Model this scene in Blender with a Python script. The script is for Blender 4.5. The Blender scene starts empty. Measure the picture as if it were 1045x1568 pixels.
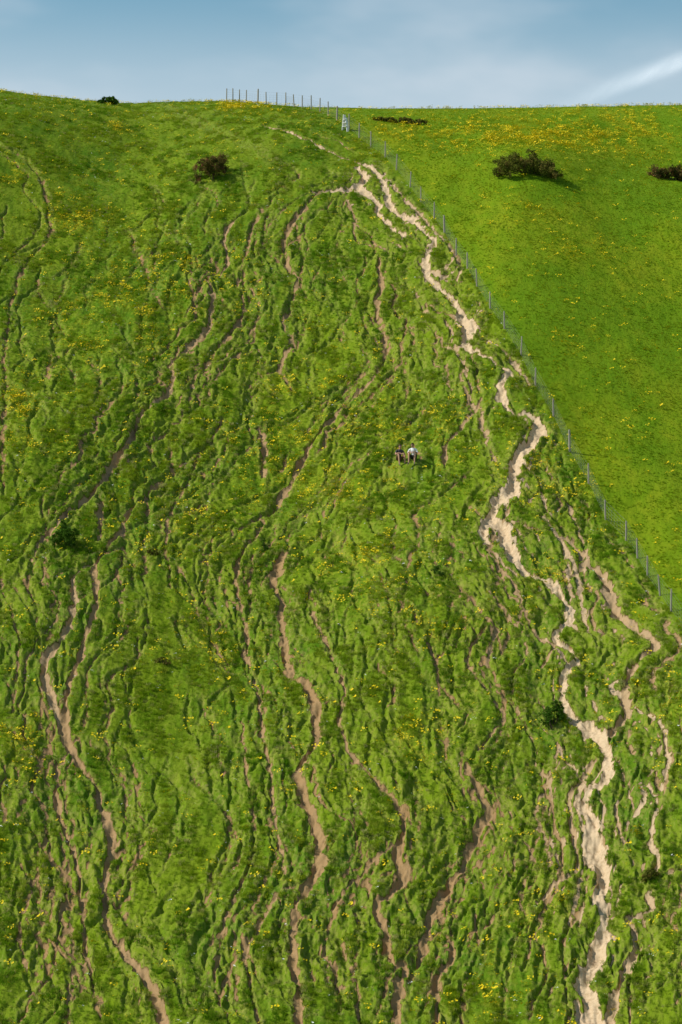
import bpy, bmesh, math, random
import numpy as np
from mathutils import Vector, Matrix
rng=np.random.default_rng(7); random.seed(7)
sc=bpy.context.scene
F=4195.0; PITCH=math.radians(2.0)
# ------------------------------------------------------------ noise
def mk(seed): return np.random.default_rng(seed).random((256,256))
def vn(x,y,seed):
    T=mk(seed); x=np.asarray(x,float)+1000.37; y=np.asarray(y,float)+1000.71
    xi=np.floor(x).astype(int); yi=np.floor(y).astype(int)
    fx=x-xi; fy=y-yi; fx=fx*fx*fx*(fx*(fx*6-15)+10); fy=fy*fy*fy*(fy*(fy*6-15)+10)
    a=T[xi&255,yi&255]; b=T[(xi+1)&255,yi&255]; c=T[xi&255,(yi+1)&255]; d=T[(xi+1)&255,(yi+1)&255]
    return (a*(1-fx)+b*fx)*(1-fy)+(c*(1-fx)+d*fx)*fy*1.0
def fbm(x,y,seed,o=3):
    s=0; a=1; n=0
    x=np.asarray(x,float); y=np.asarray(y,float)
    for i in range(o):
        s=s+a*(vn(x*0.8+y*0.6,-x*0.6+y*0.8,seed+i)*2-1); n+=a; a*=0.5; x=x*2.03+3.1; y=y*2.03+1.7
    return s/n*1.5
def sst(a,b,t):
    t=np.clip((t-a)/(b-a),0,1); return t*t*(3-2*t)
# ------------------------------------------------------------ base hill
ya=np.arange(-400,6001,1.0)
def slope(y):
    s=np.full_like(y,0.4917)
    s=np.where(y>190, 0.4917+( -0.02-0.4917)*sst(190,262,y), s)
    s=np.where(y>262,-0.02-0.10*sst(262,400,y),s)
    s=np.where(y>700,-0.12+0.115*sst(700,1400,y),s)
    lo=sst(40,85,y)
    s=np.where(y<85, -0.45+(0.4917+0.45)*lo, s)
    s=np.where(y<0,-0.45*sst(-120,-10,y),s)
    return s
sl=slope(ya); Pz=np.concatenate([[0],np.cumsum((sl[1:]+sl[:-1])/2)])
Pz=Pz-np.interp(110,ya,Pz)-16.6
def P(y): return np.interp(y,ya,Pz)
def pix_dir(px,py):
    dx=(np.asarray(px,float)-522.5)/F; dz=(784-np.asarray(py,float))/F
    yy=math.cos(PITCH)-dz*math.sin(PITCH); zz=math.sin(PITCH)+dz*math.cos(PITCH)
    return dx/yy, zz/yy
rp=[(-700,132),(-200,130),(0,140),(60,146),(130,153),(200,158),(260,156),(330,154),(400,158),(460,163),(520,166),(600,166),(700,166),(850,164),(1045,160),(1300,158),(1800,158)]
rux,rtz=pix_dir([p[0] for p in rp],[p[1] for p in rp])
yy=np.arange(150,300,0.5)
ug=np.linspace(-0.35,0.35,141); tgt=np.interp(ug,rux,rtz)
def ramp(y): return sst(125,235,y)
def und(x,y):
    w=sst(90,130,y)*(1-sst(205,240,y))
    return w*(0.9*np.sin(x*0.16+y*0.03+0.7)+0.5*np.sin(x*0.29-y*0.055+2.0)+0.5*np.sin(y*0.10+x*0.05))
G=np.zeros_like(ug)
for it in range(14):
    e=(P(yy)[None,:]+G[:,None]*ramp(yy)[None,:]+und(ug[:,None]*yy[None,:],yy[None,:]))/yy[None,:]
    m=e.max(1); G+= (tgt-m)*215
def base(x,y):
    x=np.asarray(x,float); y=np.asarray(y,float)
    u=x/np.maximum(y,60)
    g=np.interp(u,ug,G)
    fade=1-sst(400,900,y)
    return P(y)+g*ramp(y)*fade+und(x,y)
def unproj(px,py):
    ux,tz=pix_dir(px,py); ux=np.atleast_1d(ux); tz=np.atleast_1d(tz)
    ys=np.arange(88,262,0.25)
    out=np.full(ux.shape,np.nan)
    B=base(ux[:,None]*ys[None,:],np.broadcast_to(ys[None,:],(len(ux),len(ys))))-tz[:,None]*ys[None,:]
    for i in range(len(ux)):
        k=np.argmax(B[i]>=0)
        if B[i,k]>=0:
            if k==0: out[i]=ys[0]
            else:
                a,b=B[i,k-1],B[i,k]; out[i]=ys[k-1]+0.25*(-a)/(b-a)
        else:
            out[i]=ys[np.argmax(B[i])]
    return ux*out,out
def toimg(x,y,z):
    yc=y*math.cos(PITCH)+z*math.sin(PITCH); zc=-y*math.sin(PITCH)+z*math.cos(PITCH)
    return 522.5+F*x/yc, 784-F*zc/yc
# ------------------------------------------------------------ traced trails (x,y,width) bare, pale
TR=[
 (1.0,1.0,[(915,1590,30),(912,1550,32),(903,1520,24),(893,1500,21),(905,1470,25),(920,1430,18),(922,1400,16),(918,1370,19),(925,1330,29),(912,1290,27),(905,1250,18),(893,1228,13),(905,1210,16),(925,1195,24),(930,1170,15),(930,1140,15),(912,1115,23),(885,1095,12),(868,1075,14),(862,1040,13),(878,1015,9),(888,1005,8),(868,985,9),(852,970,9),(868,945,12),(870,925,11),(858,905,10),(840,885,13),(800,868,12),(785,840,20),(770,805,24),(750,792,20),(765,765,26),(785,746,26),(790,715,17),(800,690,20),(822,665,22),(812,642,13),(785,635,8),(772,620,12),(768,595,14),(780,575,17),(760,560,10),(740,548,10),(715,530,12),(718,505,18),(712,485,20),(700,460,15),(678,440,12),(655,425,10),(655,395,13),(665,370,7),(640,350,8),(620,330,13),(600,318,12),(592,295,10),(578,270,13),(560,256,10),(540,248,7),(505,232,8),(480,220,7),(440,200,6),(405,188,5)]),
 (1.0,1.0,[(575,328,12),(582,313,12),(560,300,16),(548,290,12),(560,277,12),(546,260,10)]),
 (0.9,0.9,[(620,370,10),(600,350,10),(585,332,9),(578,322,10)]),
 (1.0,1.0,[(745,830,10),(742,808,12),(755,790,14)]),
 (0.6,0.8,[(480,300,9),(520,300,9),(545,292,10)]),
 (0.75,0.5,[(935,1122,15),(960,1092,16),(955,1070,13),(962,1035,13),(985,1010,15),(1002,995,18),(985,975,13),(960,955,13),(940,935,17),(935,905,22),(925,880,18),(905,860,13),(885,840,13),(865,822,9),(800,802,8),(772,800,8)]),
 (0.7,0.5,[(910,1160,12),(890,1190,9),(870,1210,10),(870,1240,9),(880,1280,9),(882,1325,9),(850,1352,8),(820,1380,6)]),
 (0.85,0.6,[(930,1590,22),(942,1530,17),(955,1490,14),(975,1440,14),(965,1400,12),(1000,1385,15),(995,1358,12)]),
 (0.9,0.9,[(883,1530,12),(893,1590,14)]),
 (0.7,0.5,[(1070,1310,12),(1040,1325,12),(1018,1335,8)]),
 (0.85,0.3,[(455,1600,14),(460,1530,14),(452,1490,14),(445,1450,14),(447,1400,12),(460,1370,11),(480,1330,18),(492,1290,18),(480,1255,14),(465,1215,14),(458,1175,12),(485,1135,12),(485,1090,13),(470,1055,13),(445,1025,12),(437,970,12),(430,920,13),(418,890,13),(428,860,18),(437,845,16)]),
 (0.8,0.3,[(610,1600,14),(608,1530,16),(622,1475,18),(600,1465,12),(592,1430,14),(583,1405,14),(575,1385,11),(600,1360,10),(620,1335,16),(612,1300,13),(625,1270,11),(610,1235,9),(590,1205,9),(568,1185,13),(555,1168,10)]),
 (0.55,0.35,[(548,1165,8),(530,1140,7),(520,1100,7),(525,1050,8),(512,1015,9),(490,960,9),(475,905,11)]),
 (0.8,0.3,[(640,1470,7),(645,1430,12),(665,1385,12),(690,1345,13),(710,1310,11),(735,1265,10),(748,1235,14),(730,1205,12),(712,1165,12)]),
 (0.7,0.3,[(668,1600,10),(668,1530,9),(670,1490,12),(690,1455,9),(690,1430,6)]),
 (0.85,0.35,[(262,1600,12),(240,1525,14),(215,1480,14),(180,1440,15),(165,1400,14),(160,1350,12),(170,1290,14),(155,1220,14),(140,1190,12),(115,1150,12),(95,1110,13),(110,1040,11),(135,970,10),(148,905,9),(145,870,9),(160,840,8),(185,810,8),(190,780,7),(215,755,6),(255,722,6)]),
 (0.75,0.5,[(95,1105,12),(72,1040,15),(75,1000,13),(105,965,13),(115,920,12),(112,880,9),(140,855,8)]),
 (0.75,0.35,[(150,1520,6),(135,1450,8),(130,1400,7),(122,1330,7),(108,1290,8),(95,1240,9),(85,1190,14),(88,1155,12),(118,1128,8)]),
 (0.7,0.4,[(50,850,6),(62,825,7),(90,790,9),(120,765,10),(150,735,11),(185,690,11),(205,660,9),(220,630,8),(255,600,11),(265,565,9),(258,555,7),(300,520,9),(320,490,9),(325,455,9),(320,425,8),(345,400,5),(345,350,8),(365,330,6),(378,320,5)]),
 (0.65,0.35,[(148,825,8),(155,780,9),(152,750,8)]),
 (0.65,0.35,[(365,810,6),(410,780,8),(445,738,12),(462,710,9),(500,650,8),(530,615,9),(570,580,9),(592,540,9),(580,480,8),(583,440,8),(580,400,7)]),
 (0.7,0.35,[(405,730,7),(405,680,10),(400,655,8)]),
 (0.6,0.35,[(445,600,6),(428,560,8),(450,525,10),(435,500,8),(445,460,8),(455,430,7),(440,400,9),(440,360,10),(470,320,8),(490,300,8)]),
 (0.55,0.3,[(385,1000,7),(375,950,8),(360,900,7),(365,860,7),(390,820,7),(402,790,8)]),
 (0.55,0.3,[(385,945,7),(384,880,7),(390,850,6)]),
 (0.6,0.35,[(400,1560,8),(382,1480,8),(375,1440,9),(410,1390,11),(425,1360,11),(440,1350,9)]),
 (0.55,0.35,[(436,1330,7),(430,1290,8),(420,1230,8),(415,1180,8),(400,1100,8),(385,1020,8),(372,985,6)]),
 (0.65,0.4,[(680,695,8),(685,670,8),(710,645,7),(735,610,6)]),
 (0.5,0.4,[(745,1015,9),(762,960,8)]),
 (0.5,0.35,[(735,1140,8),(772,1085,9),(745,1055,8),(720,1005,7),(742,960,6)]),
 (0.5,0.3,[(740,940,7),(705,900,8),(690,870,7)]),
 (0.4,0.2,[(5,760,6),(4,680,8),(8,600,8),(5,540,7),(15,470,7),(40,400,7),(75,365,7),(72,315,8),(45,255,9),(-20,215,10)]),
 (0.05,0.2,[(245,158,8),(310,188,12),(370,212,10),(410,240,9),(430,268,7)]),
 (0.5,0.3,[(290,610,6),(300,570,7),(345,520,7),(375,470,6),(365,420,5),(385,350,6),(400,320,6)]),
 (0.45,0.3,[(310,620,6),(335,570,6),(370,535,6),(395,480,5)]),
 (0.45,0.3,[(100,1600,6),(112,1480,7),(105,1380,6),(75,1290,6),(60,1210,6)]),
 (0.45,0.3,[(520,1500,7),(500,1440,7),(515,1380,6),(560,1330,7),(600,1290,8)]),
 (0.5,0.3,[(800,1480,6),(830,1400,7),(860,1340,6),(855,1260,6),(830,1180,5)]),
 (0.45,0.3,[(260,900,6),(255,840,7),(262,780,7),(300,700,6),(340,640,6)]),
 (0.45,0.3,[(350,1010,6),(320,980,6),(290,900,6),(265,860,5)]),
 (0.5,0.4,[(780,1340,7),(785,1310,9),(790,1280,6)]),
 (0.5,0.4,[(640,620,6),(610,650,7),(575,660,6)]),
 (0.5,0.5,[(760,700,8),(745,660,8),(725,610,8),(712,560,9),(700,540,7),(690,500,7),(650,470,8),(640,440,8)]),
 (0.55,0.6,[(640,405,8),(690,425,9),(705,400,8),(680,370,7),(650,335,8),(622,305,8),(600,285,7)]),
 (0.55,0.6,[(735,500,8),(745,520,9),(790,560,9),(815,600,7)]),
 (0.45,0.5,[(830,700,8),(855,745,8),(880,790,8),(900,850,8),(870,880,7),(880,910,7)]),
 (0.5,0.4,[(830,1010,8),(850,985,9),(820,960,8),(780,880,8),(745,850,7)]),
 (0.6,0.5,[(960,1290,7),(945,1250,8),(955,1205,7),(940,1160,8)]),
 (0.5,0.4,[(870,1568,6),(862,1490,7),(870,1420,7),(895,1370,8),(900,1330,8)]),
 (0.45,0.3,[(20,1080,6),(30,1000,7),(15,930,6),(0,880,6)]),
 (0.45,0.3,[(560,1600,6),(545,1500,7),(530,1440,6)]),
 (0.45,0.3,[(350,1568,6),(330,1480,6),(345,1400,6),(390,1300,6),(380,1200,6),(372,1100,6)]),
 (0.45,0.3,[(40,1480,6),(35,1400,6),(60,1320,7)]),
]
y0,y1=93.0,243.0; NR=1900; NC=840
rows_d=np.linspace(y0,y1,NR); 
W=0.155
def sw(y): return W*np.clip(y,95,243)
DY=rows_d[1]-rows_d[0]; cols_d=np.linspace(-1,1,NC); DU=cols_d[1]-cols_d[0]
trench=np.zeros((NR,NC),np.float32); bf=np.zeros((NR,NC),np.float32); pf=np.zeros((NR,NC),np.float32); rim=np.zeros((NR,NC),np.float32)
def stamp(x,y,w,dep,b,pale,soft=1.0):
    R=w*2.6*soft
    j0=max(0,int((y-R-y0)/DY)); j1=min(NR,int((y+R-y0)/DY)+2)
    if j1<=j0: return
    s=sw(y)
    i0=max(0,int(((x-R)/s+1)/DU)-1); i1=min(NC,int(((x+R)/s+1)/DU)+3)
    if i1<=i0: return
    yv=rows_d[j0:j1][:,None]; xv=cols_d[i0:i1][None,:]*sw(yv)
    t=np.sqrt((xv-x)**2+(yv-y)**2*0.8)/w
    f=1-sst(0.4,1.35*soft,t)
    np.maximum(trench[j0:j1,i0:i1],dep*f,out=trench[j0:j1,i0:i1])
    g=(0.3+0.7*max(0,min(b,1.1)))*np.clip(1.3-0.7*t,0,1)
    cur=bf[j0:j1,i0:i1]; m=g>cur
    cur[m]=g[m]; pf[j0:j1,i0:i1][m]=pale
    np.maximum(rim[j0:j1,i0:i1],(1-sst(1.0,2.6*soft,t))*min(1,b+0.45),out=rim[j0:j1,i0:i1])
def catmull(pts,step=0.09):
    pts=np.array(pts); n=len(pts); out=[]
    for i in range(n-1):
        p0=pts[max(i-1,0)];p1=pts[i];p2=pts[i+1];p3=pts[min(i+2,n-1)]
        L=np.hypot(*(p2-p1)[:2]); k=max(2,int(L/step))
        t=np.linspace(0,1,k,endpoint=False)[:,None]
        out.append(0.5*((2*p1)+(-p0+p2)*t+(2*p0-5*p1+4*p2-p3)*t*t+(-p0+3*p1-3*p2+p3)*t**3))
    return np.vstack(out)
FE=[(347,153),(357,155),(367,156),(377,156),(395,158),(408,159),(424,160),(438,161),(451,163),(463,164),(477,166),(490,170),(503,176),(516,186),(535,199),(550,211),(568,225),(590,245),(607,264),(628,287),(645,308),(665,334),(681,357),(699,387),(716,411),(731,437),(751,472),(773,508),(798,549),(820,597),(848,645),(873,695),(902,742),(928,794),(959,824),(977,855),(992,883),(1012,912),(1028,940),(1052,975),(1085,1030),(1120,1090),(1160,1160),(1210,1250)]
fa=np.array(FE,float); fx,fy=unproj(fa[:,0],fa[:,1])
for i in range(len(fy)):
    if fa[i,1]<168: fy[i]=min(fy[i],238)
def fence_side(x,y):
    o=np.argsort(fy); return x-np.interp(y,fy[o],fx[o])
DN=[(200,650,260,230,1),(330,430,170,150,.9),(560,560,260,230,1),(760,520,160,200,1.3),(720,420,100,120,1.3),(860,780,130,170,1.2),(760,980,200,200,.9),(900,1300,170,260,1),(480,1350,200,250,1),(640,1350,160,250,1),(430,980,170,200,.9),(620,760,250,140,.5),(120,1350,130,250,.8),(60,900,90,200,.7),(300,1480,160,120,.6),(980,1480,120,160,.8),(250,760,140,100,.7)]
SM=[(225,1150,90,110,.8),(630,860,110,60,.55),(270,1000,60,60,.5),(800,1130,70,60,.5),(150,560,60,60,.35)]
def dens(px,py):
    v=0
    for (cx,cy,rx,ry,d) in DN: v=np.maximum(v,d*np.exp(-(((px-cx)/rx)**2+((py-cy)/ry)**2)*0.9))
    for (cx,cy,rx,ry,d) in SM: v=v*(1-d*np.exp(-(((px-cx)/rx)**2+((py-cy)/ry)**2)))
    return v
flowP=[];flowD=[];curves=[]
for k,(b,pale,pts) in enumerate(TR):
    a=np.array(pts,float); wx,wy=unproj(a[:,0],a[:,1]); ww=a[:,2]/F*wy*0.5
    c=catmull(np.stack([wx,wy,ww],1))
    L=np.arange(len(c))*0.09
    jx=fbm(L/2.2,L*0+k*7.3,11,3)*0.13 
    wn=1+0.45*fbm(L/1.1,L*0+k*3.1,31,3)
    bn=1+(0.12 if b>0.75 else 0.35)*fbm(L/1.5,L*0+k*5.1,41,2)
    d=np.gradient(c[:,:2],axis=0); d/=np.linalg.norm(d,axis=1)[:,None]+1e-9
    s=np.sign(d[:,1].mean()+1e-6); d=d*s
    flowP.append(c[::25,:2]); flowD.append(d[::25]); curves.append((c,d,b,pale))
    for i in range(len(c)):
        w=max(0.09,c[i,2]*wn[i])
        if b<.1: stamp(c[i,0]+jx[i],c[i,1],w,.05,b,pale,1.6)
        else: stamp(c[i,0]+jx[i],c[i,1],w,min(0.42,0.19+0.38*w)*min(1,b+0.3),b*bn[i],pale)
flowP=np.vstack(flowP);flowD=np.vstack(flowD)
# companion ruts running beside the main trails
for (c,d,b,pale) in curves:
    n=len(c)
    if n<80 or b<.1: continue
    for rpt in range(int(2+n/(75 if pale>.9 else 110))):
        ln=int(min(n-2,random.uniform(40,260))); i0_=random.randint(0,n-ln-1); off=random.choice([-1,1])*random.uniform(.4,2.9); ph=random.uniform(0,99)
        Ls=np.arange(ln)*.09; o_=off+0.6*fbm(Ls/3.0,Ls*0+ph,171,3); w=random.uniform(.06,.15); b2=random.uniform(0.0,.62)*(.7+.3*b)
        dp=random.uniform(.14,.24)
        for i in range(ln):
            p=c[i0_+i]; q_=d[i0_+i]; x=p[0]+q_[1]*o_[i]; y=p[1]-q_[0]*o_[i]
            if fence_side(x,y)>-.5: continue
            tp=min(1,i/12,(ln-i)/12)
            stamp(x,y,w*(.5+.6*tp),dp*tp*(0.6+w*3),b2*tp,pale*.7,1.2)
cnt=0; tries=0
while cnt<850 and tries<9000:
    tries+=1
    px=random.uniform(-60,1100); py=random.uniform(290,1600)
    if random.random()>dens(px,py): continue
    x,y=unproj([px],[py]); x=x[0];y=y[0]
    if fence_side(x,y)>-0.6: continue
    cnt+=1
    Lg=random.uniform(2,6)*(1+2.4*random.random()**2); w=random.uniform(0.06,0.13)
    near=np.exp(-((px-np.interp(py,[250,450,650,850,1100,1568],[600,700,800,850,900,920]))/90)**2)
    b=random.uniform(-0.2,0.45)+0.40*near*random.random()
    pale=0.2+0.45*near
    ph=random.uniform(0,99); n=int(Lg/0.1); tilt=random.gauss(0,0.10)
    dep=random.uniform(.10,.22)
    for i in range(n):
        if i%6==0:
            q=((flowP-[x,y])**2).sum(1); wt=1/(q+2.5)**2; d=(flowD*wt[:,None]).sum(0); d/=np.linalg.norm(d)+1e-9
            a=math.atan2(d[1],d[0])+tilt+0.5*float(fbm(i*0.1/2.6+ph,ph,51,2)); dx,dy=math.cos(a),math.sin(a)
        x+=dx*0.1; y+=dy*0.1
        if fence_side(x,y)>-0.5: break
        tp=min(1,i/10,(n-i)/10)
        stamp(x,y,w*(0.5+0.6*tp),dep*tp*(0.6+w*3),b*tp,pale,1.35)
ppx,ppy=unproj([623],[704]); PX,PY=ppx[0],ppy[0]
def samp(A,x,y):
    x=np.asarray(x,float);y=np.asarray(y,float)
    j=np.clip((y-y0)/DY,0,NR-1.001); i=np.clip((x/sw(y)+1)/DU,0,NC-1.001)
    ji=j.astype(int);ii=i.astype(int);a=j-ji;b=i-ii
    return (A[ji,ii]*(1-b)+A[ji,ii+1]*b)*(1-a)+(A[ji+1,ii]*(1-b)+A[ji+1,ii+1]*b)*a
# ragged, crumbling edges: warp the stamped fields
Yc=np.repeat(rows_d[:,None],NC,1); Xc=cols_d[None,:]*sw(rows_d)[:,None]
wxn=fbm(Xc/.42,Yc/.6,151,3)*.11; wyn=fbm(Xc/.42,Yc/.6,161,3)*.16
trench=samp(trench,Xc+wxn,Yc+wyn)*(0.9+0.4*fbm(Xc/.5,Yc/1.1,181,2)); bf=samp(bf,Xc+wxn,Yc+wyn); rim=samp(rim,Xc+wxn,Yc+wyn)
trench=np.clip(trench,0,None)
# ------------------------------------------------------------ full grid (dense core + far sheet)
ext=np.array([1.03,1.08,1.16,1.3,1.5,1.8,2.2,3,4.5,7,12,25,60,140])
cols=np.concatenate([-ext[::-1],cols_d,ext]); e=len(ext)
ylo=np.array([-400,-300,-200,-120,-60,-30,-10,0,8,16,24,32,40,46,52,58,64,70,75,80,84,87,90,92])
yhi=np.array([243.5,245,248,252,258,266,276,290,310,340,380,430,500,600,700,850,1000,1200,1500,2000,3000,4500,6000])
rows=np.concatenate([ylo,rows_d,yhi]); r0=len(ylo)
Y=np.repeat(rows[:,None],len(cols),1); X=cols[None,:]*sw(rows)[:,None]
Z=base(X,Y)
def full(a):
    o=np.zeros(X.shape,np.float32); o[r0:r0+NR,e:e+NC]=a; return o
T=full(trench);Bf=full(bf);Pf=full(pf);Rm=full(rim)
ipx,ipy=toimg(X,np.maximum(Y,20),Z)
FS=fence_side(X,Y); left=1-sst(-0.5,0.6,FS)
core=sst(60,95,Y)*(1-sst(238,260,Y))
dn=dens(ipx,ipy)*left
rough=left*(0.28+0.75*np.clip(dn,0,1))+ (1-left)*0.15
topf=1-0.75*sst(205,235,Y)
hum=(fbm(X/0.9,Y/3.6,61,3)*0.17+fbm(X/0.36,Y/0.9,71,3)*0.080)*rough + fbm(X/7,Y/12,81,2)*0.38
pm=1-np.exp(-(((X-PX)/1.2)**2+((Y-PY)/1.0)**2)**2)
det=(hum*core*topf + rough*0.045*fbm(X/0.16,Y/0.25,91,2)*core - T*1.05*(1-0.3*sst(200,230,Y)))
det+=0.09*Rm*(1-sst(0,0.05,T))*core*rough
Zf=Z+det*pm
ns=fbm(X/0.22,Y/0.42,101,3); ns2=fbm(X/1.6,Y/3,111,2)
bare=sst(0.46,0.60,Bf*0.95+0.20*ns*np.clip(Bf*2,0,1)+0.06*ns2*(Bf>0.05))
bare=bare*left
V=np.stack([X,Y,Zf],-1).reshape(-1,3).astype(np.float32)
nr,nc=X.shape
idx=np.arange(nr*nc).reshape(nr,nc)
q=np.stack([idx[:-1,:-1],idx[:-1,1:],idx[1:,1:],idx[1:,:-1]],-1).reshape(-1,4).astype(np.int32)
def np_mesh(name,V,Q,smooth=True,k=4):
    me=bpy.data.meshes.new(name); me.vertices.add(len(V)); me.vertices.foreach_set("co",np.ascontiguousarray(V,np.float32).ravel())
    me.loops.add(Q.size); me.loops.foreach_set("vertex_index",np.ascontiguousarray(Q,np.int32).ravel())
    me.polygons.add(len(Q)); me.polygons.foreach_set("loop_start",np.arange(0,Q.size,k,dtype=np.int32))
    try: me.polygons.foreach_set("loop_total",np.full(len(Q),k,np.int32))
    except Exception: pass
    me.update(calc_edges=True)
    me.polygons.foreach_set("use_smooth",np.full(len(Q),smooth)); return me
def fattr(me,name,a):
    at=me.attributes.new(name,'FLOAT','POINT'); at.data.foreach_set("value",np.ascontiguousarray(a,np.float32).ravel())
def link(name,me,loc=(0,0,0),parent=None):
    o=bpy.data.objects.new(name,me); o.location=loc; sc.collection.objects.link(o)
    if parent: o.parent=parent
    return o
me=np_mesh("hillside_ground",V,q)
fattr(me,"bare",bare); fattr(me,"pale",Pf); fattr(me,"rim",Rm*left); fattr(me,"field",1-left); fattr(me,"trench",T)
YP=[(850,205,260,26,.85),(680,205,110,22,.95),(960,185,120,20,.7),(370,165,40,8,.9),(180,200,25,8,.8),(120,335,50,25,.75),(35,625,26,30,1),(60,685,60,14,.7),(15,270,30,20,.6),(800,325,60,20,.45),(890,380,40,15,.6),(880,525,40,20,.45),(30,1110,40,25,.9),(50,1160,30,20,.6),(640,940,40,30,.55),(685,965,40,15,.65),(790,940,26,10,.9),(830,1400,40,30,.6),(415,1340,25,20,.65),(840,880,40,20,.65),(660,640,60,30,.45),(1000,1090,60,25,.5),(590,660,40,25,.5),(650,1130,50,30,.5),(740,1530,60,25,.45),(270,440,120,60,.35),(500,700,140,100,.38),(980,1040,60,20,.45),(840,740,80,60,.42),(460,600,60,40,.38),(250,800,80,50,.38),(560,880,80,50,.38),(330,1000,60,60,.3),(180,480,100,80,.35)]
yp=0
for (cx,cy,rx,ry,d) in YP: yp=np.maximum(yp,d*np.exp(-((ipx-cx)/rx)**2-((ipy-cy)/ry)**2))
yp=yp*core*(1-bare)*sst(-.45,.5,fbm(X/1.0,Y/1.6,141,3)); fattr(me,"yel",yp)
ground=link("hillside_ground",me)
Zd=Zf[r0:r0+NR,e:e+NC]; bd=bare[r0:r0+NR,e:e+NC]; yd=yp[r0:r0+NR,e:e+NC]; rd=Rm[r0:r0+NR,e:e+NC]; td=T[r0:r0+NR,e:e+NC]; dd=dn[r0:r0+NR,e:e+NC]
def gz(x,y): return float(samp(Zd,x,y))
# ------------------------------------------------------------ material helpers
def mat(name):
    m=bpy.data.materials.new(name); m.use_nodes=True; nt=m.node_tree; nt.nodes.clear()
    out=nt.nodes.new("ShaderNodeOutputMaterial"); return m,nt,out
class NB:
    def __init__(s,nt): s.nt=nt
    def n(s,t,**k):
        x=s.nt.nodes.new(t)
        for a,b in k.items(): setattr(x,a,b)
        return x
    def put(s,sock,v):
        if isinstance(v,bpy.types.NodeSocket): s.nt.links.new(v,sock)
        elif v is not None: sock.default_value=v
    def attr(s,name): return s.n("ShaderNodeAttribute",attribute_name=name).outputs["Fac"]
    def math(s,op,a,b=None,clamp=False):
        x=s.n("ShaderNodeMath",operation=op,use_clamp=clamp); s.put(x.inputs[0],a); 
        if b is not None: s.put(x.inputs[1],b)
        return x.outputs[0]
    def mix(s,f,a,b,bt='MIX'):
        x=s.n("ShaderNodeMix",data_type='RGBA',blend_type=bt); s.put(x.inputs[0],f)
        s.put(x.inputs[6],a if isinstance(a,bpy.types.NodeSocket) else (*a,1)); s.put(x.inputs[7],b if isinstance(b,bpy.types.NodeSocket) else (*b,1))
        return x.outputs[2]
    def noise(s,vec,scale,det=3,rough=.55):
        x=s.n("ShaderNodeTexNoise"); s.put(x.inputs["Vector"],vec); x.inputs["Scale"].default_value=scale; x.inputs["Detail"].default_value=det; x.inputs["Roughness"].default_value=rough
        return x.outputs["Fac"]
    def ss(s,v,a,b):
        x=s.n("ShaderNodeMapRange",interpolation_type='SMOOTHSTEP'); s.put(x.inputs[0],v); x.inputs[1].default_value=a; x.inputs[2].default_value=b; return x.outputs[0]
    def mapping(s,vec,sc_):
        x=s.n("ShaderNodeMapping"); s.put(x.inputs[0],vec); x.inputs["Scale"].default_value=sc_; return x.outputs[0]
def princ(nb,out,col,rough=.9,normal=None,spec=.1):
    p=nb.n("ShaderNodeBsdfPrincipled"); nb.put(p.inputs["Base Color"],col if isinstance(col,bpy.types.NodeSocket) else (*col,1)); p.inputs["Roughness"].default_value=rough
    p.inputs["Specular IOR Level"].default_value=spec
    if normal is not None: nb.put(p.inputs["Normal"],normal)
    nb.nt.links.new(p.outputs[0],out.inputs[0]); return p
m,nt,out=mat("grass_and_chalk_soil"); nb=NB(nt)
pos=nb.n("ShaderNodeNewGeometry").outputs["Position"]
st=nb.mapping(pos,(1,0.45,0.45))
nF=nb.noise(st,7,4,.65); nM=nb.noise(st,1.3,3); nL=nb.noise(st,0.16,3); nX=nb.noise(pos,22,2,.7)
g=nb.mix(nb.ss(nL,.38,.62),(0.075,0.160,0.005),(0.145,0.215,0.006))
g=nb.mix(nb.ss(nM,.35,.7),g,(0.165,0.225,0.012))
g=nb.mix(nb.math('MULTIPLY',nb.ss(nF,.5,.72),.6),g,(0.23,0.255,0.032))
g=nb.mix(nb.math('MULTIPLY',nb.ss(nX,.5,.35),.5),g,(0.04,0.085,0.005))
fieldc=nb.mix(nb.ss(nM,.3,.75),(0.135,0.215,0.004),(0.20,0.25,0.008))
fieldc=nb.mix(nb.math('MULTIPLY',nb.ss(nF,.45,.7),.45),fieldc,(0.085,0.155,0.004))
fieldc=nb.mix(nb.math('MULTIPLY',nb.ss(nL,.4,.6),.6),fieldc,(0.085,0.185,0.004))
g=nb.mix(nb.attr("field"),g,fieldc)
rimf=nb.math('MULTIPLY',nb.attr("rim"),nb.ss(nF,.38,.62))
g=nb.mix(nb.math('MULTIPLY',rimf,.5),g,(0.31,0.27,0.085))
g=nb.mix(nb.math('MULTIPLY',nb.math('MULTIPLY',nb.attr("yel"),nb.ss(nF,.46,.62)),.7,True),g,(0.55,0.43,0.01))
soil=nb.mix(nb.ss(nb.attr("pale"),.15,.95),(0.27,0.163,0.066),(0.55,0.41,0.255))
soil=nb.mix(nb.math('MULTIPLY',nb.ss(nb.noise(pos,5,4,.7),.45,.7),.6),soil,(0.31,0.20,0.10))
soil=nb.mix(nb.math('MULTIPLY',nb.ss(nX,.55,.7),.25),soil,(0.54,0.43,0.28))
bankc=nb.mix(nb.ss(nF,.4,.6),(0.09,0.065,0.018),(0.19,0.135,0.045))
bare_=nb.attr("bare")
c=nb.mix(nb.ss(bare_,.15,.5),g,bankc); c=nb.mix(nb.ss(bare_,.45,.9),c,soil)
b=nb.n("ShaderNodeBump"); b.inputs["Strength"].default_value=.8; b.inputs["Distance"].default_value=.08
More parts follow.
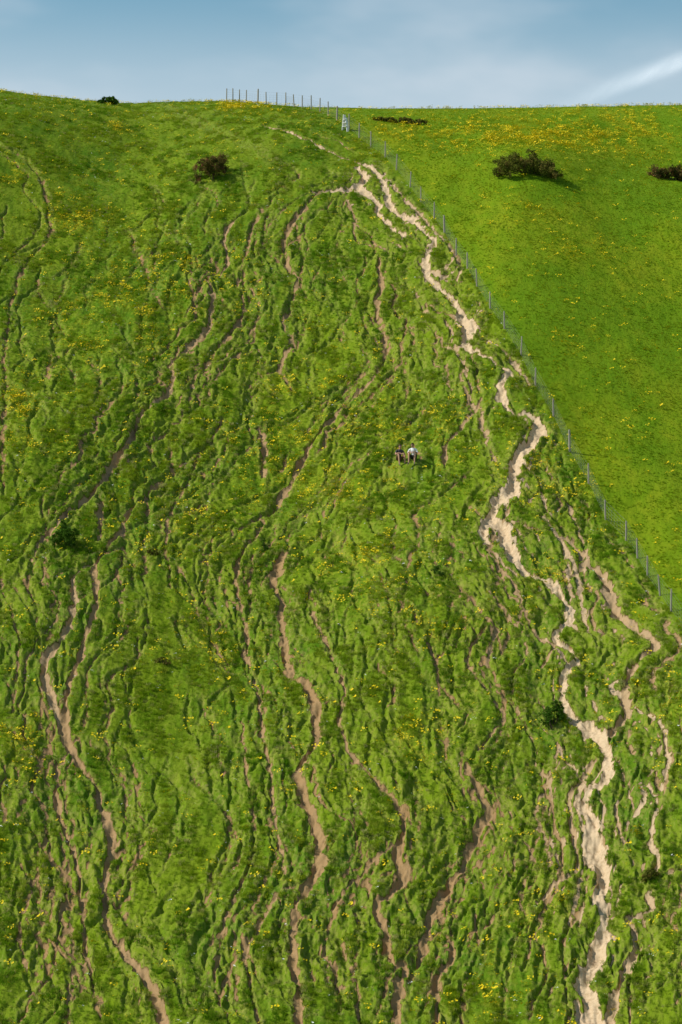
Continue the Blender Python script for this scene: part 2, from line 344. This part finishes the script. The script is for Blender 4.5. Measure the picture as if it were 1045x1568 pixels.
hh=nb.math('ADD',nF,nb.math('MULTIPLY',nX,.4)); nb.put(b.inputs["Height"],nb.math('MULTIPLY',hh,nb.math('SUBTRACT',1.0,nb.math('MULTIPLY',bare_,.5))))
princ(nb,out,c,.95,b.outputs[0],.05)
ground.data.materials.append(m)
# ------------------------------------------------------------ leaf materials
def leafmat(name,c1,c2,c3,tr=.5):
    m,nt,out=mat(name); nb=NB(nt)
    oi=nb.n("ShaderNodeObjectInfo").outputs["Random"]
    pos=nb.n("ShaderNodeNewGeometry").outputs["Position"]
    nz=nb.noise(nb.mapping(pos,(1,.45,.45)),.25,4)
    nz2=nb.noise(pos,3.0,3)
    c=nb.mix(nb.ss(nz,.38,.62),c1,c2); c=nb.mix(nb.math('MULTIPLY',nb.ss(nb.math('ADD',nb.math('MULTIPLY',oi,.6),nb.math('MULTIPLY',nz2,.6)),.5,.95),.8),c,c3)
    d=nb.n("ShaderNodeBsdfDiffuse"); nb.put(d.inputs[0],c); t=nb.n("ShaderNodeBsdfTranslucent"); nb.put(t.inputs[0],c)
    mx=nb.n("ShaderNodeMixShader"); mx.inputs[0].default_value=tr; nt.links.new(d.outputs[0],mx.inputs[1]); nt.links.new(t.outputs[0],mx.inputs[2]); nt.links.new(mx.outputs[0],out.inputs[0])
    return m
gm=leafmat("grass_blade",(0.10,0.225,0.006),(0.21,0.305,0.009),(0.33,0.37,0.04))
gf=leafmat("pasture_blade",(0.13,0.25,0.005),(0.21,0.29,0.007),(0.27,0.31,0.015))
gs=leafmat("grass_dry",(0.28,0.30,0.055),(0.36,0.35,0.11),(0.48,0.44,0.19))
def tuft(name,n,h,spread,mt,bw=.012,seed=0):
    r=np.random.default_rng(seed); V=[];Q=[]
    for i in range(n):
        a=r.uniform(0,6.28); rr=spread*math.sqrt(r.random()); x,y=rr*math.cos(a),rr*math.sin(a)
        hh=h*r.uniform(.5,1.1)*(1-.4*rr/spread); la=a+r.normal(0,.6); l=hh*r.uniform(.3,1.1)
        wa=r.uniform(0,3.14); wx,wy=bw*math.cos(wa),bw*math.sin(wa); k=len(V)
        V+=[(x-wx,y-wy,-.05),(x+wx,y+wy,-.05),(x+wx*.8+l*.3*math.cos(la),y+wy*.8+l*.3*math.sin(la),hh*.6),(x-wx*.8+l*.3*math.cos(la),y-wy*.8+l*.3*math.sin(la),hh*.6),
            (x+l*math.cos(la)+wx*.15,y+l*math.sin(la)+wy*.15,hh),(x+l*math.cos(la)-wx*.15,y+l*math.sin(la)-wy*.15,hh)]
        Q+=[(k,k+1,k+2,k+3),(k+3,k+2,k+4,k+5)]
    me=np_mesh(name,np.array(V),np.array(Q),False); me.materials.append(mt); return bpy.data.objects.new(name,me)
def flower_obj(name,n,spread,h,r0_,mt,stem,seed):
    r=np.random.default_rng(seed); V=[];Q=[];M=[]
    for i in range(n):
        a=r.uniform(0,6.28); rr=spread*math.sqrt(r.random()); x,y=rr*math.cos(a),rr*math.sin(a); z=h*r.uniform(.6,1.2)
        k=len(V); V+=[(x-.004,y,-.05),(x+.004,y,-.05),(x+.003,y,z),(x-.003,y,z)]; Q+=[(k,k+1,k+2,k+3)]; M.append(1)
        tx,ty=r.normal(0,.3),r.normal(-.5,.3); c0=(x,y,z)
        for p in range(4):
            a1=p*1.571; k=len(V); q_=[]
            for (rad,da) in ((0.1,0),(1,-.6),(1.15,0),(1,.6)):
                dx,dy=r0_*rad*math.cos(a1+da),r0_*rad*math.sin(a1+da); q_.append((x+dx,y+dy,z-tx*dx-ty*dy+rad*r0_*.3))
            V+=q_; Q.append((k,k+1,k+2,k+3)); M.append(0)
    me=np_mesh(name,np.array(V),np.array(Q),False); me.materials.append(mt); me.materials.append(stem); me.polygons.foreach_set("material_index",np.array(M,np.int32)); return bpy.data.objects.new(name,me)
def coll(name,obs):
    c=bpy.data.collections.new(name)
    for o in obs: c.objects.link(o)
    return c
def scatter(name,pts,scl,col,tiltmax=.25):
    me=bpy.data.meshes.new(name); me.vertices.add(len(pts)); me.vertices.foreach_set("co",np.ascontiguousarray(pts,np.float32).ravel()); me.update(); fattr(me,"scl",scl)
    o=link(name,me)
    ng=bpy.data.node_groups.new(name+"_gn",'GeometryNodeTree')
    ng.interface.new_socket("Geometry",in_out='INPUT',socket_type='NodeSocketGeometry'); ng.interface.new_socket("Geometry",in_out='OUTPUT',socket_type='NodeSocketGeometry')
    N=ng.nodes; L=ng.links
    gi=N.new("NodeGroupInput"); go=N.new("NodeGroupOutput"); ip=N.new("GeometryNodeInstanceOnPoints"); ci=N.new("GeometryNodeCollectionInfo")
    ci.inputs["Collection"].default_value=col; ci.inputs["Separate Children"].default_value=True; ci.inputs["Reset Children"].default_value=True
    ip.inputs["Pick Instance"].default_value=True
    rv=N.new("FunctionNodeRandomValue"); rv.data_type='FLOAT_VECTOR'; rv.inputs[0].default_value=(-tiltmax,-tiltmax,0); rv.inputs[1].default_value=(tiltmax,tiltmax,6.28)
    na=N.new("GeometryNodeInputNamedAttribute"); na.data_type='FLOAT'; na.inputs[0].default_value="scl"
    L.new(gi.outputs[0],ip.inputs["Points"]); L.new(ci.outputs[0],ip.inputs["Instance"]); L.new(rv.outputs[0],ip.inputs["Rotation"]); L.new(na.outputs[0],ip.inputs["Scale"]); L.new(ip.outputs[0],go.inputs[0])
    md=o.modifiers.new("scatter",'NODES'); md.node_group=ng; return o
def rand_pts(n,edge=0):
    y=rng.uniform(y0+1,y1-1,n*2); x=rng.uniform(-1,1,n*2)*W*243; k=np.abs(x)<sw(y)*.99; return x[k],y[k]
x,y=rand_pts(270000); b_=samp(bd,x,y); r_=samp(rd,x,y); t_=samp(td,x,y); fs=fence_side(x,y); dnn=samp(dd,x,y)
cl=sst(-.2,.6,fbm(x/.7,y/1.4,131,3))
keep=(b_<.25)&(t_<.15)&((np.hypot((x-PX)/.85,(y-PY+.3)/.8)>1))&(rng.random(len(x))<.35+.65*cl)
x,y,r_,t_,fs,dnn,cl=x[keep],y[keep],r_[keep],t_[keep],fs[keep],dnn[keep],cl[keep]; z=samp(Zd,x,y)
s=np.where(fs>0,.28,.30+.38*cl+.10*np.clip(dnn,0,1))*rng.uniform(.6,1.45,len(x))*(1-.45*sst(210,235,y))*(1-.5*sst(.03,.12,t_))
dry=(rng.random(len(x))<.06+.34*np.clip(r_,0,1))&(fs<0); fld=(fs>=0); grs=~dry&~fld
gc=coll("grass_tufts",[tuft("grass_tuft",30,.19,.20,gm,.012,i) for i in range(3)])
fc=coll("pasture_tufts",[tuft("pasture_tuft",30,.19,.20,gf,.012,i+20) for i in range(2)])
dc=coll("dry_grass_tufts",[tuft("dry_grass_tuft",24,.22,.14,gs,.010,i+9) for i in range(2)])
P3=np.stack([x,y,z],1)
scatter("grass",P3[grs],s[grs],gc,.4); scatter("dry_grass",P3[dry],s[dry],dc,.4); scatter("pasture_grass",P3[fld],s[fld],fc,.4)
ym,nt,out=mat("buttercup_petal"); princ(NB(nt),out,(0.82,0.60,0.01),.5)
wm,nt,out=mat("white_petal"); princ(NB(nt),out,(0.75,0.75,0.68),.6)
x,y=rand_pts(420000); v=samp(yd,x,y); fs=fence_side(x,y); b_=samp(bd,x,y)
pr=np.clip(v,0,1)**1.2*.36*np.where(fs>0,.75,1)+np.where(fs>0,.008,.012)
k=(rng.random(len(x))<pr)&(b_<.2); x,y=x[k],y[k]; nfl=len(x)
scatter("buttercups",np.stack([x,y,samp(Zd,x,y)],1),rng.uniform(.65,1.25,len(x))*(1-.15*sst(190,230,y)),coll("buttercup_clumps",[flower_obj("buttercup_clump",6,.22,.22,.036,ym,gm,i) for i in range(3)]))
x,y=rand_pts(1800); k=samp(bd,x,y)<.2; k&=fence_side(x,y)<0; x,y=x[k],y[k]
scatter("white_wildflowers",np.stack([x,y,samp(Zd,x,y)],1),rng.uniform(.5,1.2,len(x)),coll("white_flower_clumps",[flower_obj("white_flower_clump",4,.1,.2,.025,wm,gm,5)]))
# ------------------------------------------------------------ bushes
barkm,nt,out=mat("bush_bark"); princ(NB(nt),out,(0.07,0.05,0.035),.9)
def bushleaf(name,ca,cb,cc):
    m,nt,out=mat(name); nb=NB(nt); at=nb.attr("shade")
    c=nb.mix(nb.ss(at,0,.5),ca,cb); c=nb.mix(nb.ss(at,.6,1),c,cc)
    d=nb.n("ShaderNodeBsdfDiffuse"); nb.put(d.inputs[0],c); t=nb.n("ShaderNodeBsdfTranslucent"); nb.put(t.inputs[0],c); mx=nb.n("ShaderNodeMixShader"); mx.inputs[0].default_value=.25
    nt.links.new(d.outputs[0],mx.inputs[1]); nt.links.new(t.outputs[0],mx.inputs[2]); nt.links.new(mx.outputs[0],out.inputs[0]); return m
gorse=bushleaf("gorse_leaf",(0.045,0.06,0.012),(0.12,0.10,0.025),(0.34,0.15,0.08))
green=bushleaf("hawthorn_leaf",(0.03,0.075,0.008),(0.065,0.14,0.014),(0.12,0.21,0.025))
olive=bushleaf("low_gorse_leaf",(0.055,0.08,0.01),(0.13,0.14,0.022),(0.24,0.17,0.05))
def bush(name,px,py,wpx,hpx,mt,n=4000,lobes=9,seed=0,leaf=.045,sparse=.0):
    r=np.random.default_rng(seed+500); xx,yy_=unproj([px],[py]); xx,yy_=xx[0],yy_[0]; sc_=F/yy_; w=wpx/sc_; h=hpx/sc_*1.05
    V=[];Q=[];SH=[];M=[]
    def tube(a,b,ra,rb):
        a=np.array(a);b=np.array(b);d=(b-a)/np.linalg.norm(b-a); u_=np.cross(d,[.3,.9,.1]); u_/=np.linalg.norm(u_); v_=np.cross(d,u_); k=len(V)
        for c_,rr in ((a,ra),(b,rb)):
            for i in range(5): t=i*1.2566; V.append(c_+rr*(u_*math.cos(t)+v_*math.sin(t))); SH.append(0)
        for i in range(5): Q.append((k+i,k+(i+1)%5,k+5+(i+1)%5,k+5+i)); M.append(1)
    L=[]
    for i in range(lobes):
        fx_=(i+.5)/lobes*2-1+r.normal(0,.12); fx_=np.clip(fx_,-.95,.95)
        hz=h*(1-.55*fx_**2)*r.uniform(.42,.68)
        cx=fx_*w*.40; cy=r.normal(0,.22)*min(w,1.6*h); rad=np.array([w*.5/max(1.6,lobes**.6)*r.uniform(.7,1.25),min(w*.4,h*.5)*r.uniform(.6,1),h*.36*r.uniform(.7,1.2)])
        gzl=gz(xx+cx,yy_+cy)-gz(xx,yy_); L.append((np.array([cx,cy,hz+gzl*.8]),rad))
        tube((cx*.25,cy*.3,gzl*.2-.1),(cx*.7,cy*.7,hz*.5+gzl*.6),.03,.018); tube((cx*.7,cy*.7,hz*.5+gzl*.6),(cx,cy,hz+rad[2]*.4+gzl*.8),.018,.006)
        for j in range(4):
            d=r.normal(0,1,3); d[2]=abs(d[2]); d/=np.linalg.norm(d); tube((cx,cy,hz*.7+gzl*.8),L[-1][0]+d*rad*1.12,.010,.003)
    cl=[]
    for (c_,rad) in L:
        for j in range(14):
            d=r.normal(0,1,3); d/=np.linalg.norm(d); cl.append((c_+d*rad*r.uniform(.55,1.12),r.random(),min(rad)*.42*r.uniform(.6,1.4)))
    for i in range(n):
        c_,sh,cr=cl[r.integers(len(cl))]; p=c_+r.normal(0,1,3)*cr*.5
        gl=gz(xx+p[0],yy_+p[1])-gz(xx,yy_)
        if p[2]<gl-.02: p[2]=gl+r.uniform(0,.2)*h
        a_=r.normal(0,1,3); a_/=np.linalg.norm(a_); b2=np.cross(a_,r.normal(0,1,3)); b2/=np.linalg.norm(b2)+1e-9; s_=leaf*r.uniform(.6,1.5); k=len(V)
        V.extend([p-a_*s_*1.3,p-b2*s_*.5,p+a_*s_*1.3,p+b2*s_*.5]); Q.append((k,k+1,k+2,k+3)); M.append(0)
        SH.extend([np.clip(sh*.75+r.random()*.3,0,1)]*4)
    me=np_mesh(name,np.array(V),np.array(Q),False); fattr(me,"shade",np.array(SH)); me.materials.append(mt); me.materials.append(barkm); me.polygons.foreach_set("material_index",np.array(M,np.int32))
    return link(name,me,(xx,yy_,gz(xx,yy_)))
bush("gorse_bush",326,274,56,38,gorse,6500,7,1,.05)
bush("hawthorn_bush",101,828,40,34,green,4500,5,2,.04)
bush("gorse_bush",806,267,110,30,olive,11000,13,3,.055)
bush("gorse_bush",1030,272,74,20,gorse,7000,9,4,.055)
bush("hawthorn_bush",847,1102,42,32,green,4000,6,5,.035)
bush("gorse_bush",612,184,98,8,olive,5500,15,6,.055)
bush("hawthorn_bush",167,158,34,12,green,3000,5,7,.06)
bush("bramble_bush",405,838,10,16,green,700,3,8,.03)
bush("bramble_bush",670,880,20,12,green,900,3,9,.03)
bush("bramble_bush",235,848,22,10,olive,700,3,10,.03)
bush("bramble_bush",250,1022,22,10,olive,700,3,11,.03)
bush("bramble_bush",997,1345,30,16,olive,1400,5,13,.03)
# ------------------------------------------------------------ fence
wood,nt,out=mat("weathered_wood"); nb=NB(nt); ps=nb.mapping(nb.n("ShaderNodeTexCoord").outputs["Object"],(6,6,.8)); princ(nb,out,nb.mix(nb.noise(ps,4,4),(0.22,0.19,0.15),(0.42,0.38,0.32)),.85)
wire,nt,out=mat("galvanised_wire"); p=princ(NB(nt),out,(0.30,0.30,0.29),.5); p.inputs["Metallic"].default_value=.5
fence=bpy.data.objects.new("post_and_wire_fence",None); sc.collection.objects.link(fence)
bm=bmesh.new(); tops=[]
FXY=[]
for i in range(len(fx)-1):
    FXY.append((fx[i],fy[i]))
    Ld=math.hypot(fx[i+1]-fx[i],fy[i+1]-fy[i]); kk=int(Ld//5.5)
    for j in range(kk): t=(j+1)/(kk+1); FXY.append((fx[i]*(1-t)+fx[i+1]*t,fy[i]*(1-t)+fy[i+1]*t))
FXY.append((fx[-1],fy[-1]))
def prof(bm,base_,top,r_a,r_b,n=8,cap=True):
    base_=Vector(base_);top=Vector(top);d=(top-base_).normalized();u_=d.cross(Vector((.2,.97,.1))).normalized();v_=d.cross(u_); rings=[]
    for c_,rr in ((base_,r_a),(base_.lerp(top,.96),r_b),(top,r_b*.6)):
        rings.append([bm.verts.new(c_+rr*(u_*math.cos(i*2*math.pi/n)+v_*math.sin(i*2*math.pi/n))) for i in range(n)])
    for a,b in zip(rings,rings[1:]):
        for i in range(n): bm.faces.new((a[i],a[(i+1)%n],b[(i+1)%n],b[i]))
    bm.faces.new(rings[-1])
for i,(x_,y_) in enumerate(FXY):
    z_=gz(x_,y_); hgt=1.15+random.uniform(-.08,.08); lx,ly=random.gauss(0,.045),random.gauss(0,.03)
    big=i%9==4; prof(bm,(x_,y_,z_-.3),(x_+lx,y_+ly,z_+hgt+(.1 if big else 0)),.050 if not big else .07,.043 if not big else .06); tops.append((x_,y_,z_,lx,ly))
me=bpy.data.meshes.new("fence_posts"); bm.to_mesh(me); bm.free(); me.materials.append(wood); link("fence_posts",me,parent=fence)
cu=bpy.data.curves.new("fence_wires",'CURVE'); cu.dimensions='3D'; cu.bevel_depth=.003; cu.bevel_resolution=0
for hgt in (.12,.3,.48,.66,.84,1.06):
    sp=cu.splines.new('POLY'); pts=[]
    for a,b in zip(tops,tops[1:]):
        for t in (0,.25,.5,.75):
            pts.append((a[0]*(1-t)+b[0]*t+a[3]*hgt*(1-t)+b[3]*hgt*t,a[1]*(1-t)+b[1]*t-.055,a[2]*(1-t)+b[2]*t+hgt-.02*math.sin(math.pi*t)))
    sp.points.add(len(pts)-1)
    for i,p_ in enumerate(pts): sp.points[i].co=(*p_,1)
for a,b in zip(tops,tops[1:]):
    L_=math.hypot(a[0]-b[0],a[1]-b[1]); nn=int(L_/.3)
    for j in range(1,nn):
        t=j/nn; xx=a[0]*(1-t)+b[0]*t; yy_=a[1]*(1-t)+b[1]*t-.055; zz=a[2]*(1-t)+b[2]*t
        sp=cu.splines.new('POLY'); sp.points.add(1); sp.points[0].co=(xx,yy_,zz+.1,1); sp.points[1].co=(xx,yy_,zz+.84,1)
cu.materials.append(wire); link("fence_wires",cu,parent=fence)
white,nt,out=mat("white_paint"); nb=NB(nt); princ(nb,out,nb.mix(nb.noise(nb.n("ShaderNodeTexCoord").outputs["Object"],9,3),(0.68,0.66,0.62),(0.82,0.82,0.80)),.6)
sx,sy=unproj([529],[201]); sx,sy=sx[0],sy[0]; szz=gz(sx,sy)
bm=bmesh.new()
def board(bm,a,b,w,t):
    a=Vector(a);b=Vector(b);d=(b-a);Ln=d.length;d.normalize(); M_=d.to_track_quat('Z','Y').to_matrix().to_4x4(); M_.translation=(a+b)/2
    return bmesh.ops.create_cube(bm,size=1,matrix=M_@Matrix.Diagonal((w,t,Ln,1)))
board(bm,(-.26,0,-.15),(-.08,0,1.25),.26,.05); board(bm,(.28,0,-.15),(.02,.06,1.0),.20,.05); board(bm,(-.22,-.06,.30),(.24,-.06,.30),.18,.035); board(bm,(-.18,-.06,.58),(.18,-.06,.58),.18,.035); board(bm,(-.14,-.06,.86),(.10,-.06,.86),.16,.035)
bmesh.ops.bevel(bm,geom=bm.edges[:],offset=.006,segments=1,affect='EDGES')
me=bpy.data.meshes.new("white_stile"); bm.to_mesh(me); bm.free(); me.materials.append(white); so_=link("white_stile",me,(sx,sy,szz)); so_.rotation_euler=(0,0,-.75)
# ------------------------------------------------------------ people
def solid(name,c,r=.8):
    m,nt,out=mat(name); nb=NB(nt); n_=nb.noise(nb.n("ShaderNodeTexCoord").outputs["Object"],14,3); princ(nb,out,nb.mix(n_,tuple(v*.8 for v in c),tuple(min(1,v*1.15) for v in c)),r); return m
skin=solid("skin",(0.50,0.28,0.19),.55); hairm=solid("dark_hair",(0.035,0.02,0.015),.6); shoe=solid("shoe_leather",(0.14,0.11,0.09)); eyem=solid("eye_dark",(0.02,0.02,0.02),.3); lip=solid("lips",(0.40,0.15,0.12),.5)
def skinmesh(verts,edges,labels,mats,root=0,sub=2):
    me=bpy.data.meshes.new("sk"); me.from_pydata([v[:3] for v in verts],[(a,b) for a,b in edges],[]); o=bpy.data.objects.new("sk",me); sc.collection.objects.link(o)
    md=o.modifiers.new("s",'SKIN'); sd=me.skin_vertices[0].data
    for i,v in enumerate(verts): sd[i].radius=(v[3],v[4] if len(v)>4 else v[3]); sd[i].use_root=(i==root)
    md.use_smooth_shade=True; s_=o.modifiers.new("u",'SUBSURF'); s_.levels=s_.render_levels=sub
    dg=bpy.context.evaluated_depsgraph_get(); m2=bpy.data.meshes.new_from_object(o.evaluated_get(dg)); bpy.data.objects.remove(o)
    m2.materials.clear()
    for m_ in mats: m2.materials.append(m_)
    A=np.array([verts[a][:3] for a,b in edges]);B=np.array([verts[b][:3] for a,b in edges]); lab=np.array(labels)
    for p_ in m2.polygons:
        c_=np.array(p_.center); t=np.clip(((c_-A)*(B-A)).sum(1)/((B-A)**2).sum(1),0,1); d=np.linalg.norm(c_-(A+(B-A)*t[:,None]),axis=1); p_.material_index=int(lab[np.argmin(d)]); p_.use_smooth=True
    return m2
def person(name,loc,yaw,shirt,short,lean,headturn,headdown,fem=False,sleeve=True,legspread=.16,armd=0):
    root=bpy.data.objects.new(name,None); sc.collection.objects.link(root); root.location=loc; root.rotation_euler=(0,0,yaw)
    lx=lean
    V=[(0,0,.13,.15,.12),(lx*.4,-.02,.30,.135,.10),(lx*.8,-.06,.47,.165,.11),(lx,-.09,.58,.11,.085),(lx,-.12,.66,.052,.052),(lx,-.135,.71,.05,.05)]
    E=[(0,1),(1,2),(2,3),(3,4),(4,5)]; Lb=[1,0,0,0,2]
    hands=[]
    for s_ in (-1,1):
        k=len(V)
        V+=[(s_*.10,-.03,.11,.095),(s_*(legspread+.02),-.24,.26,.075),(s_*legspread*1.1,-.42,.36,.062),(s_*legspread*1.05,-.46,.20,.056),(s_*legspread,-.50,-.03,.042),(s_*legspread,-.53,-.17,.038),(s_*legspread*1.1,-.60,-.225,.042,.034),(s_*legspread*1.2,-.70,-.255,.036,.026)]
        E+=[(0,k),(k,k+1),(k+1,k+2),(k+2,k+3),(k+3,k+4),(k+4,k+5),(k+5,k+6),(k+6,k+7)]; Lb+=[1,1,1,2,2,2,3,3]
        k=len(V); hx=s_*legspread*.55
        V+=[(lx+s_*.17,-.085,.575,.062),(lx+s_*.235,-.12,.46,.048),(lx*.7+s_*.26,-.18,.36,.040),(lx*.3+s_*.21,-.32,.42,.036),(hx,-.455,.43,.026)]
        E+=[(3,k),(k,k+1),(k+1,k+2),(k+2,k+3),(k+3,k+4)]; Lb+=[0,0,2 if not sleeve else 0,2,2]
        hands.append((s_,np.array([hx,-.455,.43])))
    me=skinmesh(V,E,Lb,[shirt,short,skin,shoe]); b_=bpy.data.objects.new("body",me); sc.collection.objects.link(b_); b_.parent=root
    for s_,w_ in hands:
        HV=[(*w_,.024,.018),(*(w_+[-s_*.02,-.045,-.015]),.036,.016),(*(w_+[-s_*.03,-.085,-.035]),.034,.014)]; HE=[(0,1),(1,2)]
        for f,(o_,ln) in enumerate(((-.030,.070),(-.010,.080),(.010,.075),(.029,.058))):
            k=len(HV); bs=w_+[-s_*.03+o_,-.088,-.037]; HV+=[(*bs,.009),(*(bs+[0,-ln*.4,-ln*.25]),.0085),(*(bs+[0,-ln*.55,-ln*.65]),.0075),(*(bs+[0,-ln*.45,-ln]),.0065)]; HE+=[(2,k),(k,k+1),(k+1,k+2),(k+2,k+3)]
        k=len(HV); bs=w_+[-s_*.05,-.04,-.02]; HV+=[(*bs,.012),(*(bs+[-s_*.022,-.02,-.012]),.010),(*(bs+[-s_*.028,-.045,-.025]),.008)]; HE+=[(1,k),(k,k+1),(k+1,k+2)]
        me=skinmesh(HV,HE,[0]*len(HE),[skin],sub=1); h_=bpy.data.objects.new("hand",me); sc.collection.objects.link(h_); h_.parent=root
    bm=bmesh.new(); bmesh.ops.create_uvsphere(bm,u_segments=28,v_segments=20,radius=1)
    for v in bm.verts:
        x_,y_,z_=v.co; wx=.077*(1-.18*max(0,-z_)); wy=.096; nx,ny,nz=x_*wx,y_*wy,z_*.118
        if z_<-.1 and y_<0: ny-=.012*min(1,-z_*1.4)
        if y_<-.2:
            ny-=.026*math.exp(-(x_/.16)**2-((z_+.15)/.17)**2)
            for e_ in (-1,1): ny+=.011*math.exp(-((x_-e_*.38)/.17)**2-((z_-.05)/.12)**2)
            ny-=.006*math.exp(-(x_/.35)**2-((z_+.50)/.10)**2)
        for e_ in (-1,1): 
            nx+=e_*.018*math.exp(-((y_-.1)/.14)**2-((z_+.02)/.22)**2)*(1 if x_*e_>.85 else 0)
        v.co=(nx,ny,nz)
    me=bpy.data.meshes.new("head"); bm.to_mesh(me); bm.free(); me.materials.append(skin);me.materials.append(hairm);me.materials.append(eyem);me.materials.append(lip)
    for p_ in me.polygons:
        c_=p_.center; p_.use_smooth=True
        if c_.y<-.05 and abs(abs(c_.x)-.03)<.013 and abs(c_.z-.006)<.008: p_.material_index=2
        elif c_.y<-.08 and abs(c_.x)<.024 and abs(c_.z+.06)<.008: p_.material_index=3
    hd=bpy.data.objects.new("head",me); sc.collection.objects.link(hd); hd.parent=root; hd.location=(lx,-.155,.80); hd.rotation_euler=(headdown,0,headturn)
    bm=bmesh.new(); bmesh.ops.create_uvsphere(bm,u_segments=28,v_segments=20,radius=1)
    dl=[]
    for v in bm.verts:
        x_,y_,z_=v.co; j=1+.03*math.sin(19*x_+7*z_)*math.cos(15*y_); v.co=(x_*.087*j,y_*.108*j+.008,z_*.128*j+.004)
        lim=.45-1.0*max(0,y_+.45) if y_>-.45 else .45
        if z_<max(lim,-1.0 if fem else -.55): dl.append(v)
    bmesh.ops.delete(bm,geom=dl,context='VERTS')
    r=bmesh.ops.extrude_face_region(bm,geom=bm.faces[:]); 
    for g_ in r['geom']:
        if isinstance(g_,bmesh.types.BMVert): g_.co*=.9
    me=bpy.data.meshes.new("hair"); bm.to_mesh(me); bm.free(); me.materials.append(hairm)
    for p_ in me.polygons: p_.use_smooth=True
    hr=bpy.data.objects.new("hair",me); sc.collection.objects.link(hr); hr.parent=hd
    root.scale=(1.07,1.07,1.07)
    return root
def seat(px,py):
    a,b=unproj([px],[py]); return (a[0],b[0],gz(a[0],b[0])-.005)
navy=solid("dark_grey_shirt",(0.07,0.06,0.07)); wht=solid("white_shirt",(0.82,0.82,0.82)); shd=solid("brown_shorts",(0.14,0.08,0.06)); shb=solid("black_shorts",(0.035,0.035,0.04))
person("seated_man",seat(611,706),.35,navy,shd,.02,.3,.15,sleeve=False)
person("seated_woman",seat(634,704),-.25,wht,shb,-.03,-.4,.3,fem=True,sleeve=True)
# ------------------------------------------------------------ contrail
def dirpt(px,py,D):
    ux,tz=pix_dir(px,py); return Vector((float(ux)*D,D,float(tz)*D))
D=9000; a=dirpt(780,190,D); b=dirpt(1240,22,D); nseg=40
bm=bmesh.new(); uv=bm.loops.layers.uv.new("UVMap"); prev=None
for i in range(nseg+1):
    t=i/nseg; c_=a.lerp(b,t); hw=380-110*t; wv=Vector((-.1,1,-.03)).normalized(); p0=bm.verts.new(c_-wv*hw); p1=bm.verts.new(c_+wv*hw)
    if prev:
        f=bm.faces.new((prev[0],p0,p1,prev[1]))
        for l,u_ in zip(f.loops,((prev[2],0),(t,0),(t,1),(prev[2],1))): l[uv].uv=u_
    prev=(p0,p1,t)
me=bpy.data.meshes.new("contrail"); bm.to_mesh(me); bm.free()
m,nt,out=mat("ice_cloud"); nb=NB(nt); uvn=nb.n("ShaderNodeTexCoord").outputs["UV"]; sep=nb.n("ShaderNodeSeparateXYZ"); nb.put(sep.inputs[0],uvn)
v_=nb.math('ABSOLUTE',nb.math('SUBTRACT',sep.outputs[1],.5)); al=nb.math('SUBTRACT',1.0,nb.ss(v_,.0,.5))
nz=nb.noise(nb.mapping(uvn,(7,.7,1)),1.6,3); al=nb.math('MULTIPLY',al,nb.math('ADD',.05,nb.math('MULTIPLY',nz,.25))); al=nb.math('MULTIPLY',al,nb.ss(sep.outputs[0],.05,.6))
tr=nb.n("ShaderNodeBsdfTransparent"); df=nb.n("ShaderNodeBsdfTranslucent"); df.inputs[0].default_value=(.9,.9,.9,1); d2=nb.n("ShaderNodeBsdfDiffuse"); d2.inputs[0].default_value=(.6,.6,.6,1)
ad=nb.n("ShaderNodeAddShader"); nt.links.new(df.outputs[0],ad.inputs[0]); nt.links.new(d2.outputs[0],ad.inputs[1])
mx=nb.n("ShaderNodeMixShader"); nb.put(mx.inputs[0],al); nt.links.new(tr.outputs[0],mx.inputs[1]); nt.links.new(ad.outputs[0],mx.inputs[2]); nt.links.new(mx.outputs[0],out.inputs[0])
me.materials.append(m); link("contrail",me)
# ------------------------------------------------------------ light & sky
S=Vector((-.70,-.03,.69)).normalized()
sd=bpy.data.lights.new("sun",'SUN'); sd.energy=5.0; sd.angle=math.radians(.5); sd.color=(1,.955,.88)
so=bpy.data.objects.new("sun",sd); sc.collection.objects.link(so); so.rotation_euler=S.to_track_quat('Z','Y').to_euler()
w=bpy.data.worlds.new("World"); sc.world=w; w.use_nodes=True; nt=w.node_tree; nt.nodes.clear(); nb=NB(nt)
sky=nb.n("ShaderNodeTexSky",sky_type='NISHITA'); sky.sun_disc=False; sky.sun_elevation=math.asin(S.z); sky.sun_rotation=math.atan2(S.x,S.y); sky.air_density=1.0; sky.dust_density=.8; sky.ozone_density=1.2
tc=nb.n("ShaderNodeTexCoord").outputs["Generated"]; sz=nb.n("ShaderNodeSeparateXYZ"); nb.put(sz.inputs[0],tc)
cl=nb.noise(nb.mapping(tc,(5,5,12)),1.9,4,.5)
colr=nb.mix(1.0,sky.outputs[0],(.80,1.06,1.0),'MULTIPLY')
haze=nb.math('SUBTRACT',1.0,nb.ss(sz.outputs[2],.175,.225))
amt=nb.math('ADD',nb.math('MULTIPLY',nb.ss(cl,.40,.70),.40),nb.math('MULTIPLY',haze,.55),True)
colr=nb.mix(amt,colr,(5.9,6.6,7.3))
bg=nb.n("ShaderNodeBackground"); nb.put(bg.inputs[0],colr); bg.inputs[1].default_value=.11
wo=nb.n("ShaderNodeOutputWorld"); nt.links.new(bg.outputs[0],wo.inputs[0])
cd=bpy.data.cameras.new("camera"); cd.sensor_fit='HORIZONTAL'; cd.sensor_width=36; cd.lens=F/1045*36; cd.clip_start=.5; cd.clip_end=20000
co=bpy.data.objects.new("camera",cd); sc.collection.objects.link(co); co.rotation_euler=(math.pi/2+PITCH,0,0); sc.camera=co
sc.view_settings.view_transform='Standard'; sc.view_settings.look='None'; sc.view_settings.exposure=0
print("ground at camera",float(base(0,0)),"grass",len(s),"fl",nfl,"tries",tries,cnt, "people",PX,PY)
